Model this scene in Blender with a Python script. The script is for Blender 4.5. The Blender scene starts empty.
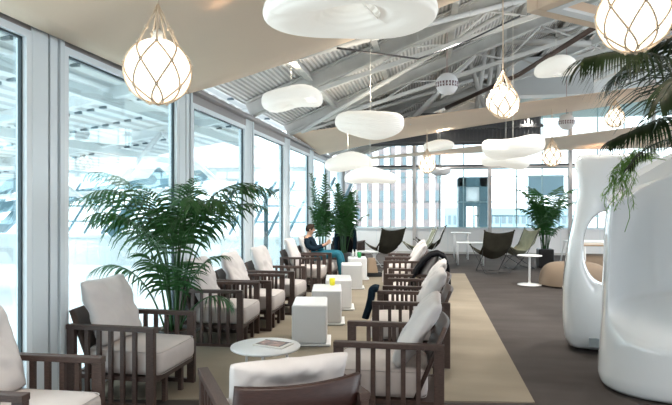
import bpy, bmesh, math, random
from mathutils import Vector, Matrix, noise
R = math.radians
SC = bpy.context.scene
COL = SC.collection
random.seed(7)

# ------------------------------------------------------------------ camera
F, HOR, H = 560.0, 206.0, 1.6
PSI = math.atan(92 / F)
cs, sn = math.cos(PSI), math.sin(PSI)
cd = bpy.data.cameras.new('camera'); cam = bpy.data.objects.new('camera', cd); COL.objects.link(cam)
cam.location = (0, 0, H); cam.rotation_euler = (R(90), 0, PSI)
cd.sensor_width = 36; cd.lens = F / 672 * 36; cd.shift_y = (HOR - 202.5) / 672
cd.clip_end = 500; cd.clip_start = 0.05
SC.camera = cam

def at(px, py, Z):
    """world point seen at px,py when Z metres along the view axis"""
    xc = (px - 336) / F * Z
    return Vector((xc * cs - Z * sn, xc * sn + Z * cs, H - (py - HOR) / F * Z))
def fl(px, py, z=0.0):
    return at(px, py, F * (H - z) / (py - HOR))

# ------------------------------------------------------------------ world and light
w = bpy.data.worlds.new('world'); SC.world = w; w.use_nodes = True
nt = w.node_tree; nt.nodes.clear()
wo = nt.nodes.new('ShaderNodeOutputWorld'); bg = nt.nodes.new('ShaderNodeBackground')
tc = nt.nodes.new('ShaderNodeTexCoord'); nz = nt.nodes.new('ShaderNodeTexNoise'); cr = nt.nodes.new('ShaderNodeValToRGB')
nz.inputs['Scale'].default_value = 2.2; nz.inputs['Detail'].default_value = 4
cr.color_ramp.elements[0].position = .35; cr.color_ramp.elements[0].color = (.80, .91, 1, 1)
cr.color_ramp.elements[1].position = .65; cr.color_ramp.elements[1].color = (.96, .985, 1, 1)
nt.links.new(tc.outputs['Generated'], nz.inputs['Vector']); nt.links.new(nz.outputs['Fac'], cr.inputs['Fac'])
nt.links.new(cr.outputs['Color'], bg.inputs['Color']); nt.links.new(bg.outputs['Background'], wo.inputs['Surface'])
bg.inputs['Strength'].default_value = 1.7
def sun(strength, angle, rot):
    d = bpy.data.lights.new('sun', 'SUN'); d.energy = strength; d.angle = R(angle); d.color = (1, .97, .93)
    o = bpy.data.objects.new('sun', d); COL.objects.link(o); o.rotation_euler = [R(a) for a in rot]
sun(1.3, 40, (62, 0, 20))
vs = SC.view_settings
vs.view_transform = 'Standard'; vs.look = 'None'; vs.gamma = 1; vs.use_curve_mapping = False
vs.exposure = 1.12
SC.cycles.max_bounces = 10; SC.cycles.transparent_max_bounces = 16
SC.cycles.sample_clamp_indirect = 6

# ------------------------------------------------------------------ materials
def mat(name, col, rough=.6, metal=0, emit=None, es=0, coat=0, bump=None, var=None, trans=0, stretch=None, sheen=0):
    """principled material; bump=(scale, strength), var=(scale, amount) of procedural colour variation"""
    m = bpy.data.materials.new(name); m.use_nodes = True
    n = m.node_tree; b = n.nodes['Principled BSDF']
    b.inputs['Base Color'].default_value = (*col, 1); b.inputs['Roughness'].default_value = rough
    b.inputs['Metallic'].default_value = metal
    if emit: b.inputs['Emission Color'].default_value = (*emit, 1); b.inputs['Emission Strength'].default_value = es
    if coat: b.inputs['Coat Weight'].default_value = coat; b.inputs['Coat Roughness'].default_value = .03
    if rough >= .95: b.inputs['Specular IOR Level'].default_value = .1
    if sheen: b.inputs['Sheen Weight'].default_value = sheen
    vec = None
    if bump or var:
        t = n.nodes.new('ShaderNodeTexCoord'); mp = n.nodes.new('ShaderNodeMapping')
        if stretch: mp.inputs['Scale'].default_value = stretch
        n.links.new(t.outputs['Object'], mp.inputs['Vector']); vec = mp.outputs['Vector']
    if var:
        z = n.nodes.new('ShaderNodeTexNoise'); z.inputs['Scale'].default_value = var[0]; z.inputs['Detail'].default_value = 5
        n.links.new(vec, z.inputs['Vector'])
        mr = n.nodes.new('ShaderNodeMapRange'); mr.inputs[1].default_value = .3; mr.inputs[2].default_value = .7
        mr.inputs[3].default_value = 1 - var[1]; mr.inputs[4].default_value = 1 + var[1]
        n.links.new(z.outputs['Fac'], mr.inputs[0])
        hs = n.nodes.new('ShaderNodeHueSaturation'); hs.inputs['Color'].default_value = (*col, 1)
        n.links.new(mr.outputs[0], hs.inputs['Value']); n.links.new(hs.outputs['Color'], b.inputs['Base Color'])
    if bump:
        z = n.nodes.new('ShaderNodeTexNoise'); z.inputs['Scale'].default_value = bump[0]; z.inputs['Detail'].default_value = 6
        n.links.new(vec, z.inputs['Vector'])
        bp = n.nodes.new('ShaderNodeBump'); bp.inputs['Strength'].default_value = bump[1]; bp.inputs['Distance'].default_value = .01
        n.links.new(z.outputs['Fac'], bp.inputs['Height']); n.links.new(bp.outputs['Normal'], b.inputs['Normal'])
    if trans:
        tr = n.nodes.new('ShaderNodeBsdfTranslucent'); tr.inputs['Color'].default_value = (*col, 1)
        mx = n.nodes.new('ShaderNodeMixShader'); mx.inputs[0].default_value = trans
        n.links.new(b.outputs[0], mx.inputs[1]); n.links.new(tr.outputs[0], mx.inputs[2])
        n.links.new(mx.outputs[0], n.nodes['Material Output'].inputs['Surface'])
    return m

def glass_mat(name, col, refl=.6):
    m = bpy.data.materials.new(name); m.use_nodes = True; n = m.node_tree; n.nodes.clear()
    o = n.nodes.new('ShaderNodeOutputMaterial'); t = n.nodes.new('ShaderNodeBsdfTransparent'); g = n.nodes.new('ShaderNodeBsdfGlossy')
    t.inputs['Color'].default_value = (*col, 1); g.inputs['Roughness'].default_value = .02; g.inputs['Color'].default_value = (.9, .97, 1, 1)
    f = n.nodes.new('ShaderNodeFresnel'); f.inputs['IOR'].default_value = 1.5
    mu = n.nodes.new('ShaderNodeMath'); mu.operation = 'MULTIPLY'; mu.inputs[1].default_value = refl
    mx = n.nodes.new('ShaderNodeMixShader')
    n.links.new(f.outputs[0], mu.inputs[0]); n.links.new(mu.outputs[0], mx.inputs[0])
    n.links.new(t.outputs[0], mx.inputs[1]); n.links.new(g.outputs[0], mx.inputs[2]); n.links.new(mx.outputs[0], o.inputs['Surface'])
    return m

def carpet_mat(name, a, b_, sx, sy):
    m = bpy.data.materials.new(name); m.use_nodes = True; n = m.node_tree; p = n.nodes['Principled BSDF']
    p.inputs['Roughness'].default_value = .95; p.inputs['Specular IOR Level'].default_value = .15
    t = n.nodes.new('ShaderNodeTexCoord'); mp = n.nodes.new('ShaderNodeMapping'); mp.inputs['Scale'].default_value = (sx, sy, 1)
    z = n.nodes.new('ShaderNodeTexNoise'); z.inputs['Scale'].default_value = 1; z.inputs['Detail'].default_value = 4
    z2 = n.nodes.new('ShaderNodeTexNoise'); z2.inputs['Scale'].default_value = 160; z2.inputs['Detail'].default_value = 3
    ad = n.nodes.new('ShaderNodeMath'); ad.operation = 'ADD'
    m2 = n.nodes.new('ShaderNodeMath'); m2.operation = 'MULTIPLY'; m2.inputs[1].default_value = .45
    r = n.nodes.new('ShaderNodeValToRGB'); r.color_ramp.elements[0].position = .5; r.color_ramp.elements[1].position = .95
    r.color_ramp.elements[0].color = (*a, 1); r.color_ramp.elements[1].color = (*b_, 1)
    n.links.new(t.outputs['Object'], mp.inputs[0]); n.links.new(mp.outputs[0], z.inputs['Vector']); n.links.new(t.outputs['Object'], z2.inputs['Vector'])
    n.links.new(z2.outputs['Fac'], m2.inputs[0]); n.links.new(z.outputs['Fac'], ad.inputs[0]); n.links.new(m2.outputs[0], ad.inputs[1])
    n.links.new(ad.outputs[0], r.inputs[0]); n.links.new(r.outputs[0], p.inputs['Base Color'])
    bp = n.nodes.new('ShaderNodeBump'); bp.inputs['Strength'].default_value = .4; bp.inputs['Distance'].default_value = .004
    n.links.new(z2.outputs['Fac'], bp.inputs['Height']); n.links.new(bp.outputs[0], p.inputs['Normal'])
    return m

def ribbed_mat(name, a, b_, scale, axis='X', rough=.5):
    """wave-banded surface: corrugated deck, pleated paper"""
    m = bpy.data.materials.new(name); m.use_nodes = True; n = m.node_tree; p = n.nodes['Principled BSDF']; p.inputs['Roughness'].default_value = rough
    t = n.nodes.new('ShaderNodeTexCoord'); wv = n.nodes.new('ShaderNodeTexWave'); wv.wave_profile = 'SIN'; wv.bands_direction = axis
    wv.inputs['Scale'].default_value = scale; r = n.nodes.new('ShaderNodeValToRGB')
    r.color_ramp.elements[0].position = .35; r.color_ramp.elements[1].position = .6
    r.color_ramp.elements[0].color = (*a, 1); r.color_ramp.elements[1].color = (*b_, 1)
    n.links.new(t.outputs['Object'], wv.inputs['Vector']); n.links.new(wv.outputs['Fac'], r.inputs[0]); n.links.new(r.outputs[0], p.inputs['Base Color'])
    bp = n.nodes.new('ShaderNodeBump'); bp.inputs['Strength'].default_value = .8; bp.inputs['Distance'].default_value = .02
    n.links.new(wv.outputs['Fac'], bp.inputs['Height']); n.links.new(bp.outputs[0], p.inputs['Normal'])
    return m

M = dict(
    carpet=carpet_mat('dark_carpet', (.056, .049, .047), (.080, .071, .068), 1.3, 3.0),
    runner=carpet_mat('beige_carpet', (.235, .203, .160), (.300, .262, .207), .9, 2.4),
    frame=mat('window_alu', (.72, .79, .83), .45, .15),
    frame_w=mat('window_white', (.80, .86, .90), .5),
    gasket=mat('gasket', (.03, .05, .06), .5),
    header=mat('header_metal', (.38, .36, .36), .5, .3),
    glass=glass_mat('glass', (.90, .97, .975), .3),
    glass2=glass_mat('glass_back', (.93, .985, .99), .4),
    mull=mat('mullion_pinkgrey', (.50, .48, .475), .5),
    mullteal=mat('mullion_teal', (.30, .45, .48), .5),
    deck=ribbed_mat('roof_deck', (.44, .44, .43), (.74, .735, .72), 5.0, 'X'),
    deckh=ribbed_mat('hall_deck', (.46, .49, .50), (.74, .76, .76), 1.1, 'X'),
    steel=mat('grey_steel', (.56, .56, .54), .5, .2, var=(3, .12)),
    steel_l=mat('light_steel', (.66, .66, .64), .5),
    steel_d=mat('dark_steel', (.045, .045, .05), .5),
    hallwall=mat('hall_wall', (.70, .74, .75), .5),
    halldark=mat('hall_dark', (.10, .14, .17), .5),
    hallblue=mat('hall_blue', (.15, .26, .32), .5),
    white=mat('white', (.85, .86, .87), .4),
    laminate=mat('white_laminate', (.82, .83, .85), .28),
    fabric_sail=mat('sail_fabric', (.86, .70, .55), .85, trans=.18, var=(.8, .04)),
    wood=mat('dark_wood', (.066, .040, .033), .5, var=(30, .35), stretch=(1, 8, 8)),
    cush=mat('cushion', (.60, .545, .525), .8, bump=(9, .35), var=(6, .04)),
    rose=mat('rosewood', (.035, .014, .011), .35, var=(20, .4), stretch=(1, 1, 12)), cush2=mat('pillow', (.62, .585, .575), .75, bump=(7, .5), var=(6, .04)),
    seam=mat('piping', (.50, .46, .445), .8),
    gloss=mat('gloss_white', (.84, .875, .90), .12, coat=1),
    paper=None, globe=mat('globe_glass', (.95, .9, .8), .4, emit=(1, .90, .74), es=1.05),
    rope=mat('rope', (.72, .58, .44), .9), rope_w=mat('rope_white', (.80, .78, .72), .9),
    leaf=mat('leaf', (.022, .090, .020), .42, trans=.25, var=(14, .35)),
    leaf_d=mat('leaf_dark', (.018, .040, .010), .35, trans=.2, var=(10, .35)),
    leaf_l=mat('leaf_light', (.16, .34, .06), .5, trans=.3, var=(20, .3)),
    stem=mat('stem', (.12, .26, .06), .5),
    pot=mat('black_pot', (.015, .016, .018), .4), soil=mat('soil', (.05, .035, .025), .95),
    olive=mat('olive_canvas', (.042, .038, .028), .95, var=(8, .15)), green=mat('sage_canvas', (.27, .28, .20), .9, var=(8, .12)),
    tan=mat('tan_fabric', (.25, .19, .14), .9, bump=(60, .3)),
    tabletan=mat('oak', (.42, .30, .19), .5),
    navy=mat('navy_cloth', (.010, .022, .035), .96), black=mat('black_cloth', (.008, .008, .010), .97),
    jeans=mat('blue_jeans', (.008, .13, .19), .85, var=(20, .2)), skin=mat('skin', (.52, .30, .20), .55),
    hair=mat('grey_brown_hair', (.045, .030, .022), .95), shoe=mat('black_leather', (.01, .01, .01), .3),
    phone=mat('phone_white', (.8, .8, .8), .3),
    yellow=mat('yellow', (.80, .74, .03), .35), greenp=mat('green_plastic', (.02, .30, .09), .3),
    khaki=mat('khaki', (.30, .22, .15), .8),
    brick=mat('pink_brick', (.20, .165, .165), .8, var=(2, .2)), pane=mat('far_pane', (.12, .16, .18), .3),
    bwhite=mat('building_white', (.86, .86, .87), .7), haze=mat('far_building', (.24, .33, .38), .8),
    teal=mat('teal_frame', (.07, .13, .155), .5), vent=mat('grey_plate', (.30, .34, .36), .5),
    page=mat('page', (.75, .73, .70), .5), ink=mat('magazine_photo', (.30, .17, .14), .4, var=(28, .9)), ink2=mat('magazine_dark', (.10, .10, .12), .4),
    grid=mat('dark_grille', (.10, .10, .105), .6), terr=mat('terrace', (.55, .58, .6), .8),
)
def paper_mat():
    m = bpy.data.materials.new('white_paper'); m.use_nodes = True; n = m.node_tree; p = n.nodes['Principled BSDF']
    p.inputs['Base Color'].default_value = (.76, .755, .73, 1); p.inputs['Roughness'].default_value = .8
    p.inputs['Emission Color'].default_value = (1, .97, .86, 1); p.inputs['Emission Strength'].default_value = .20
    t = n.nodes.new('ShaderNodeTexCoord'); wv = n.nodes.new('ShaderNodeTexWave'); wv.bands_direction = 'Z'; wv.inputs['Scale'].default_value = 14
    wv.inputs['Distortion'].default_value = 1.5; wv.inputs['Detail Scale'].default_value = .6
    bp = n.nodes.new('ShaderNodeBump'); bp.inputs['Strength'].default_value = .35; bp.inputs['Distance'].default_value = .01
    n.links.new(t.outputs['Object'], wv.inputs['Vector']); n.links.new(wv.outputs['Fac'], bp.inputs['Height']); n.links.new(bp.outputs[0], p.inputs['Normal'])
    return m
M['paper'] = paper_mat()
M['paper_off'] = mat('grey_paper', (.74, .74, .76), .8, bump=(30, .2))

# ------------------------------------------------------------------ mesh builder
class MB:
    def __init__(s): s.v = []; s.f = []; s.sm = []
    def add(s, vs_, fs, smooth=False):
        k = len(s.v); s.v += [tuple(v) for v in vs_]; s.f += [tuple(i + k for i in f) for f in fs]; s.sm += [smooth] * len(fs); return s
    def box(s, a, b):
        x0, y0, z0 = a; x1, y1, z1 = b
        return s.add([(x0, y0, z0), (x1, y0, z0), (x1, y1, z0), (x0, y1, z0), (x0, y0, z1), (x1, y0, z1), (x1, y1, z1), (x0, y1, z1)],
                     [(0, 3, 2, 1), (4, 5, 6, 7), (0, 1, 5, 4), (1, 2, 6, 5), (2, 3, 7, 6), (3, 0, 4, 7)])
    def bar(s, p, q, wd, ht, up=(0, 0, 1)):
        p = Vector(p); q = Vector(q); d = (q - p).normalized(); up = Vector(up)
        if abs(d.dot(up)) > .98: up = Vector((0, 1, 0))
        a = d.cross(up).normalized() * wd / 2; b = a.cross(d).normalized() * ht / 2
        c = [p - a - b, p + a - b, p + a + b, p - a + b, q - a - b, q + a - b, q + a + b, q - a + b]
        return s.add(c, [(0, 1, 2, 3), (7, 6, 5, 4), (0, 4, 5, 1), (1, 5, 6, 2), (2, 6, 7, 3), (3, 7, 4, 0)])
    def tube(s, pts, r, n=8, cap=True):
        pts = [Vector(p) for p in pts]; rs = r if isinstance(r, (list, tuple)) else [r] * len(pts)
        vs_, fs = [], []; prev = None
        for i, p in enumerate(pts):
            d = (pts[min(i + 1, len(pts) - 1)] - pts[max(i - 1, 0)]).normalized()
            if prev is None:
                u = d.cross(Vector((0, 0, 1)))
                if u.length < .05: u = d.cross(Vector((0, 1, 0)))
            else: u = prev - d * prev.dot(d)
            u.normalize(); prev = u; v = d.cross(u)
            for k in range(n):
                a = 2 * math.pi * k / n; vs_.append(p + (u * math.cos(a) + v * math.sin(a)) * rs[i])
        for i in range(len(pts) - 1):
            for k in range(n):
                k2 = (k + 1) % n; fs.append((i * n + k, i * n + k2, (i + 1) * n + k2, (i + 1) * n + k))
        if cap: fs += [tuple(range(n - 1, -1, -1)), tuple((len(pts) - 1) * n + k for k in range(n))]
        return s.add(vs_, fs, True)
    def lathe(s, prof, c=(0, 0, 0), n=32, smooth=True):
        vs_ = [(c[0] + r * math.cos(2 * math.pi * k / n), c[1] + r * math.sin(2 * math.pi * k / n), c[2] + z) for r, z in prof for k in range(n)]
        fs = [(i * n + k, i * n + (k + 1) % n, (i + 1) * n + (k + 1) % n, (i + 1) * n + k) for i in range(len(prof) - 1) for k in range(n)]
        if prof[0][0] > 1e-4: fs.append(tuple(range(n - 1, -1, -1)))
        if prof[-1][0] > 1e-4: fs.append(tuple((len(prof) - 1) * n + k for k in range(n)))
        return s.add(vs_, fs, smooth)
    def sphere(s, c, r, n=24, m=14, sc=(1, 1, 1)):
        prof = [(r * math.sin(math.pi * i / m), -r * math.cos(math.pi * i / m)) for i in range(m + 1)]
        vs_ = [(c[0] + q * math.cos(2 * math.pi * k / n) * sc[0], c[1] + q * math.sin(2 * math.pi * k / n) * sc[1], c[2] + z * sc[2]) for q, z in prof for k in range(n)]
        fs = [(i * n + k, i * n + (k + 1) % n, (i + 1) * n + (k + 1) % n, (i + 1) * n + k) for i in range(m) for k in range(n)]
        return s.add(vs_, fs, True)
    def grid(s, fn, nu, nv, cu=False, cv=False, smooth=True):
        vs_ = [fn(i / (nu if cu else nu - 1), j / (nv if cv else nv - 1)) for i in range(nu) for j in range(nv)]
        fs = [(i * nv + j, ((i + 1) % nu) * nv + j, ((i + 1) % nu) * nv + (j + 1) % nv, i * nv + (j + 1) % nv)
              for i in range(nu if cu else nu - 1) for j in range(nv if cv else nv - 1)]
        return s.add(vs_, fs, smooth)
    def build(s, name, m, parent=None, bevel=0, weld=False, solid=0, subd=0, seg=2, off=0):
        me = bpy.data.meshes.new(name); me.from_pydata(s.v, [], s.f); me.update()
        me.polygons.foreach_set('use_smooth', s.sm)
        if weld:
            bm = bmesh.new(); bm.from_mesh(me); bmesh.ops.remove_doubles(bm, verts=bm.verts, dist=1e-5)
            bmesh.ops.recalc_face_normals(bm, faces=bm.faces); bm.to_mesh(me); bm.free()
        me.materials.append(m)
        o = bpy.data.objects.new(name, me); COL.objects.link(o)
        if parent: o.parent = parent
        if solid: q = o.modifiers.new('s', 'SOLIDIFY'); q.thickness = solid; q.offset = off
        if bevel: q = o.modifiers.new('b', 'BEVEL'); q.width = bevel; q.segments = seg; q.limit_method = 'ANGLE'
        if subd: q = o.modifiers.new('u', 'SUBSURF'); q.levels = subd; q.render_levels = subd
        return o

def tag(o, label, cat, group=None):
    o['label'] = label; o['category'] = cat
    if group: o['group'] = group
    return o
def thing(name, label, cat, loc=(0, 0, 0), rz=0, group=None):
    o = bpy.data.objects.new(name, None); COL.objects.link(o); o.location = loc; o.rotation_euler = (0, 0, rz)
    o.empty_display_size = .1
    return tag(o, label, cat, group)
def struct(mb, name, m, **k):
    o = mb.build(name, m, **k); o['kind'] = 'structure'; return o
KIDS = {}
def kids(o): return [c for c in COL.objects if c.parent == o]
def dup(o, loc, rz, label, scale=1):
    r = o.copy(); COL.objects.link(r); r.location = loc; r.rotation_euler = (0, 0, rz); r['label'] = label; r.scale = (scale,) * 3
    for ch in kids(o):
        c = ch.copy(); COL.objects.link(c); c.parent = r
        for g in kids(ch):
            d = g.copy(); COL.objects.link(d); d.parent = c
    return r

# ================================================================== the room
XW, YB, ZG, ZT = -2.95, 19.2, 2.85, 3.02
struct(MB().box((-3.1, -3, -.25), (13, 20, -.012)), 'floor', M['carpet'])
struct(MB().add([(-2.98, 4.25, 0), (.86, 4.78, 0), (.86, 13.6, 0), (-2.98, 13.6, 0), (-2.98, 4.25, -.02), (.86, 4.78, -.02), (.86, 13.6, -.02), (-2.98, 13.6, -.02)],
     [(0, 1, 2, 3), (7, 6, 5, 4), (4, 5, 1, 0), (5, 6, 2, 1), (6, 7, 3, 2), (7, 4, 0, 3)]), 'floor_runner', M['runner'])

# window wall on the left: eight bays
pitch, y0 = 2.5, 3.95
wn = 0
for i in range(-1, 7):
    ya, yb = y0 + (i - 1) * pitch + .19, y0 + i * pitch - .19
    if i == 6: yb = y0 + i * pitch - .05
    wn += 1
    f = MB(); fw = .055
    f.box((XW - .06, ya, .12), (XW + .03, ya + fw, ZG + fw)); f.box((XW - .06, yb - fw, .12), (XW + .03, yb, ZG + fw))
    f.box((XW - .06, ya + fw, .12), (XW + .03, yb - fw, .18)); f.box((XW - .06, ya + fw, ZG), (XW + .03, yb - fw, ZG + fw))
    wo_ = struct(f, 'window_%d' % wn, M['frame_w'])
    MB().box((XW - .025, ya + fw, .18), (XW - .015, yb - fw, ZG)).build('pane', M['glass'], wo_)
    MB().box((XW - .03, yb - fw - .018, .18), (XW - .005, yb - fw, ZG)).box((XW - .03, ya + fw, ZG - .015), (XW - .005, yb - fw, ZG)).build('gasket', M['gasket'], wo_)
# posts: two light leaves with a dark joint between, and a deeper fin
for i in range(-1, 7):
    yc = y0 + i * pitch
    p = MB().box((XW - .10, yc - .19, 0), (XW + .035, yc - .012, ZT)).box((XW - .10, yc + .012, 0), (XW + .035, yc + .10, ZT))
    p = struct(p, 'trim_%d' % (i + 2), M['frame'], bevel=.004)
    MB().box((XW - .08, yc - .012, 0), (XW + .0, yc + .012, ZT)).build('joint', M['gasket'], p)
    MB().box((XW - .10, yc + .115, 0), (XW + .05, yc + .17, ZT)).build('fin', M['frame'], p, bevel=.004)
h = MB().box((XW - .12, -2, ZG + .055), (XW + .02, YB, ZT)).box((XW - .12, -2, ZT), (XW + .12, YB, ZT + .05))
struct(h, 'trim_20', M['header'], bevel=.004)
struct(MB().box((XW - .12, -2, 0), (XW + .05, YB, .12)), 'baseboard_left', M['frame'])
# perforated strip and roof edge above the window wall
s_ = MB()
for k in range(60): s_.box((XW - .02, -1 + k * .34, ZT + .06), (XW + .10, -1 + k * .34 + .17, ZT + .075))
struct(s_, 'trim_21', M['white'])

# back wall: low white wall, transom, mullions, glass above and below
BW = YB
struct(MB().box((XW, BW - .06, 0), (13, BW + .06, .86)), 'wall_back', M['white'])
ln = MB()
for k in range(27): ln.box((XW + k * .6, BW - .066, 0), (XW + k * .6 + .012, BW - .06, .82))
ln.box((XW, BW - .10, .83), (13, BW - .06, .88)); struct(ln, 'trim_22', M['frame'])
struct(MB().box((XW, BW - .07, 0), (13, BW - .061, .07)), 'baseboard_back', M['steel'])
struct(MB().box((XW, BW - .09, 2.86), (13, BW + .05, 2.92)), 'trim_23', M['mull'])
struct(MB().box((XW, BW - .10, 2.92), (13, BW + .05, 2.975)), 'trim_24', M['steel_d'])
k = 0
for i, x in enumerate([XW + .08, -.46, 2.02, 4.55, 7.05, 9.55, 12.0]):
    struct(MB().box((x - .055, BW - .11, 0), (x + .055, BW + .08, 5.6)), 'trim_%d' % (25 + i), M['mull'])
xs = [XW + .08, -.46, 2.02, 4.55, 7.05, 9.55, 12.0]
for i in range(6):
    f = MB(); a, b = xs[i] + .055, xs[i + 1] - .055
    for q in (1, 2):
        xx = a + (b - a) * q / 3; f.box((xx - .017, BW - .02, .86), (xx + .017, BW + .03, 4.9))
    f.box((a, BW - .02, 1.72), (b, BW + .03, 1.75)); f.box((a, BW - .02, 2.56), (b, BW + .03, 2.585))
    f.box((a, BW - .02, .86), (b, BW + .03, .9)); f.box((a, BW - .02, 2.83), (b, BW + .03, 2.86))
    o = struct(f, 'window_%d' % (20 + i), M['mullteal'])
    MB().box((a, BW + .0, .88), (b, BW + .008, 2.86)).build('pane', M['glass2'], o)
    MB().box((a, BW + .0, 2.98), (b, BW + .008, 5.2)).build('pane', M['glass2'], o)

struct(MB().box((XW, BW + .1, 4.5), (13, BW + .25, 7.3)), 'wall_back_upper', M['hallwall'])
struct(MB().box((-3.1, -3.2, 0), (13, -3, 7.5)), 'wall_rear_blocker', M['white'])  # unseen wall added behind the camera to cut light from the rear
# roof: corrugated deck rising to the right, rafters, purlins, truss webs
def roof(x): return 3.35 + .40 * (x - XW)
XR = 6.5
struct(MB().add([(XW - .1, -3, roof(XW - .1)), (XR, -3, roof(XR)), (XR, YB + .3, roof(XR)), (XW - .1, YB + .3, roof(XW - .1)),
                 (XW - .1, -3, roof(XW - .1) + .1), (XR, -3, roof(XR) + .1), (XR, YB + .3, roof(XR) + .1), (XW - .1, YB + .3, roof(XW - .1) + .1)],
                [(0, 1, 2, 3), (7, 6, 5, 4), (4, 5, 1, 0), (5, 6, 2, 1), (6, 7, 3, 2), (7, 4, 0, 3)]), 'ceiling', M['deck'])
# the far half of the roof falls again to the right
struct(MB().add([(XR, -3, roof(XR)), (13, -3, roof(XR) - 1.6), (13, YB + .3, roof(XR) - 1.6), (XR, YB + .3, roof(XR)),
                 (XR, -3, roof(XR) + .1), (13, -3, roof(XR) - 1.5), (13, YB + .3, roof(XR) - 1.5), (XR, YB + .3, roof(XR) + .1)],
                [(0, 1, 2, 3), (7, 6, 5, 4), (4, 5, 1, 0), (5, 6, 2, 1), (6, 7, 3, 2), (7, 4, 0, 3)]), 'ceiling_right', M['deck'])
tn = 40
def I_beam(mb, p, q, wd, ht):
    p, q = Vector(p), Vector(q)
    for dz in (-ht / 2, ht / 2): mb.bar(p + Vector((0, 0, dz)), q + Vector((0, 0, dz)), wd, .03)
    mb.bar(p, q, .03, ht)
for i in range(0, 7):
    yy = y0 + i * pitch
    b = MB(); I_beam(b, (XW, yy, roof(XW) - .16), (XR, yy, roof(XR) - .16), .20, .24)
    struct(b, 'trim_%d' % tn, M['steel']); tn += 1
    # web struts and a lower chord, rising more steeply
    c = MB()
    c.tube([(XW, yy, ZT + .05), (XW + 1.1, yy, roof(XW + 1.1) - .25)], .045)
    xx = XW + .8
    c.bar((xx, yy, roof(xx) - .3), (XR, yy, roof(XR) - 1.15), .07, .07)
    n = 7
    for j in range(n):
        xa = xx + (XR - xx) * j / n; xb = xx + (XR - xx) * (j + .5) / n; xd = xx + (XR - xx) * (j + 1) / n
        lo = lambda x: roof(x) - .3 - .85 * (x - xx) / (XR - xx)
        c.tube([(xa, yy, lo(xa)), (xb, yy, roof(xb) - .28)], .02, 6); c.tube([(xb, yy, roof(xb) - .28), (xd, yy, lo(xd))], .02, 6)
    struct(c, 'trim_%d' % tn, M['steel_l']); tn += 1
for j, x in enumerate([-1.9, -.8, .4, 1.7, 3.0, 4.4, 5.8]):
    b = MB(); I_beam(b, (x, -3, roof(x) - .06), (x, YB, roof(x) - .06), .10, .12)
    struct(b, 'trim_%d' % tn, M['steel']); tn += 1
# diagonal plan bracing under the deck
for (xa, ya, xb, yb) in [(-2.6, 6.5, 1.5, 9.0), (-2.6, 11.4, 1.5, 9.0), (1.5, 9.0, 5.8, 11.5), (1.5, 14.0, 5.8, 11.5), (-2.6, 11.4, 1.5, 14.0), (-2.6, 16.4, 1.5, 14.0)]:
    struct(MB().tube([(xa, ya, roof(xa) - .34), (xb, yb, roof(xb) - .34)], .04), 'trim_%d' % tn, M['steel_l']); tn += 1
# white inclined tubes and the tapering white column near the middle of the roof
struct(MB().tube([at(409, 123, 12.4), at(470, 60, 11.5), at(512, 12, 11.2)], .06), 'trim_%d' % tn, M['white']); tn += 1
c = MB()
for a, b in [((476, 112), (487, 42)), ((486, 112), (494, 42)), ((497, 105), (500, 42)), ((470, 62), (486, 112))]:
    c.tube([at(*a, 12.4), at(*b, 12.4)], .05)
struct(c, 'trim_%d' % tn, M['steel_l']); tn += 1
# dark service grating under the roof near the back wall
g = MB()
for k in range(46): g.box((-1.6 + k * .1, 15.4, 3.32), (-1.6 + k * .1 + .03, 15.43, 4.05))
for z in (3.32, 3.68, 4.0): g.box((-1.6, 15.38, z), (3.0, 15.45, z + .05))
g.box((-1.6, 15.5, 3.72), (3.0, 16.2, 3.78)); g.box((-1.6, 15.9, 3.3), (3.0, 15.95, 4.2)); struct(g, 'trim_%d' % tn, M['grid']); tn += 1
# two horizontal grey ducts high at the right
c = MB()
c.tube([at(500, 41, 12), at(590, 44, 12)], .07); c.tube([at(500, 36, 12.6), at(600, 26, 12.6)], .05)
struct(c, 'trim_%d' % tn, M['steel']); tn += 1
c = MB(); c.tube([at(446, 108, 12.8), at(520, 74, 10.8), at(600, 24, 8.6)], .045)
struct(c, 'trim_%d' % tn, mat('brown_pipe', (.09, .06, .05), .5)); tn += 1
c = MB(); a, b = at(508, 92, 15), at(590, 58, 15); c.box((a.x, a.y, a.z - .1), (b.x, a.y + .5, b.z)); struct(c, 'trim_%d' % tn, M['hallwall']); tn += 1

# ------------------------------------------------------------------ the hall beyond the left windows
struct(MB().box((-22, -4, -.5), (XW - .14, 34, -.3)), 'floor_hall', M['white'])
HY = 16.5
hw = MB().box((-22, HY, -.3), (-3.5, HY + .2, .62)); struct(hw, 'wall_hall', M['hallwall'])
hw = MB()
for k in range(44): hw.box((-21.5 + k * .41, HY - .012, -.3), (-21.5 + k * .41 + .02, HY, .6))
hw.box((-22, HY - .05, .6), (-3.5, HY + .2, .68)); struct(hw, 'trim_100', M['frame'])
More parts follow.
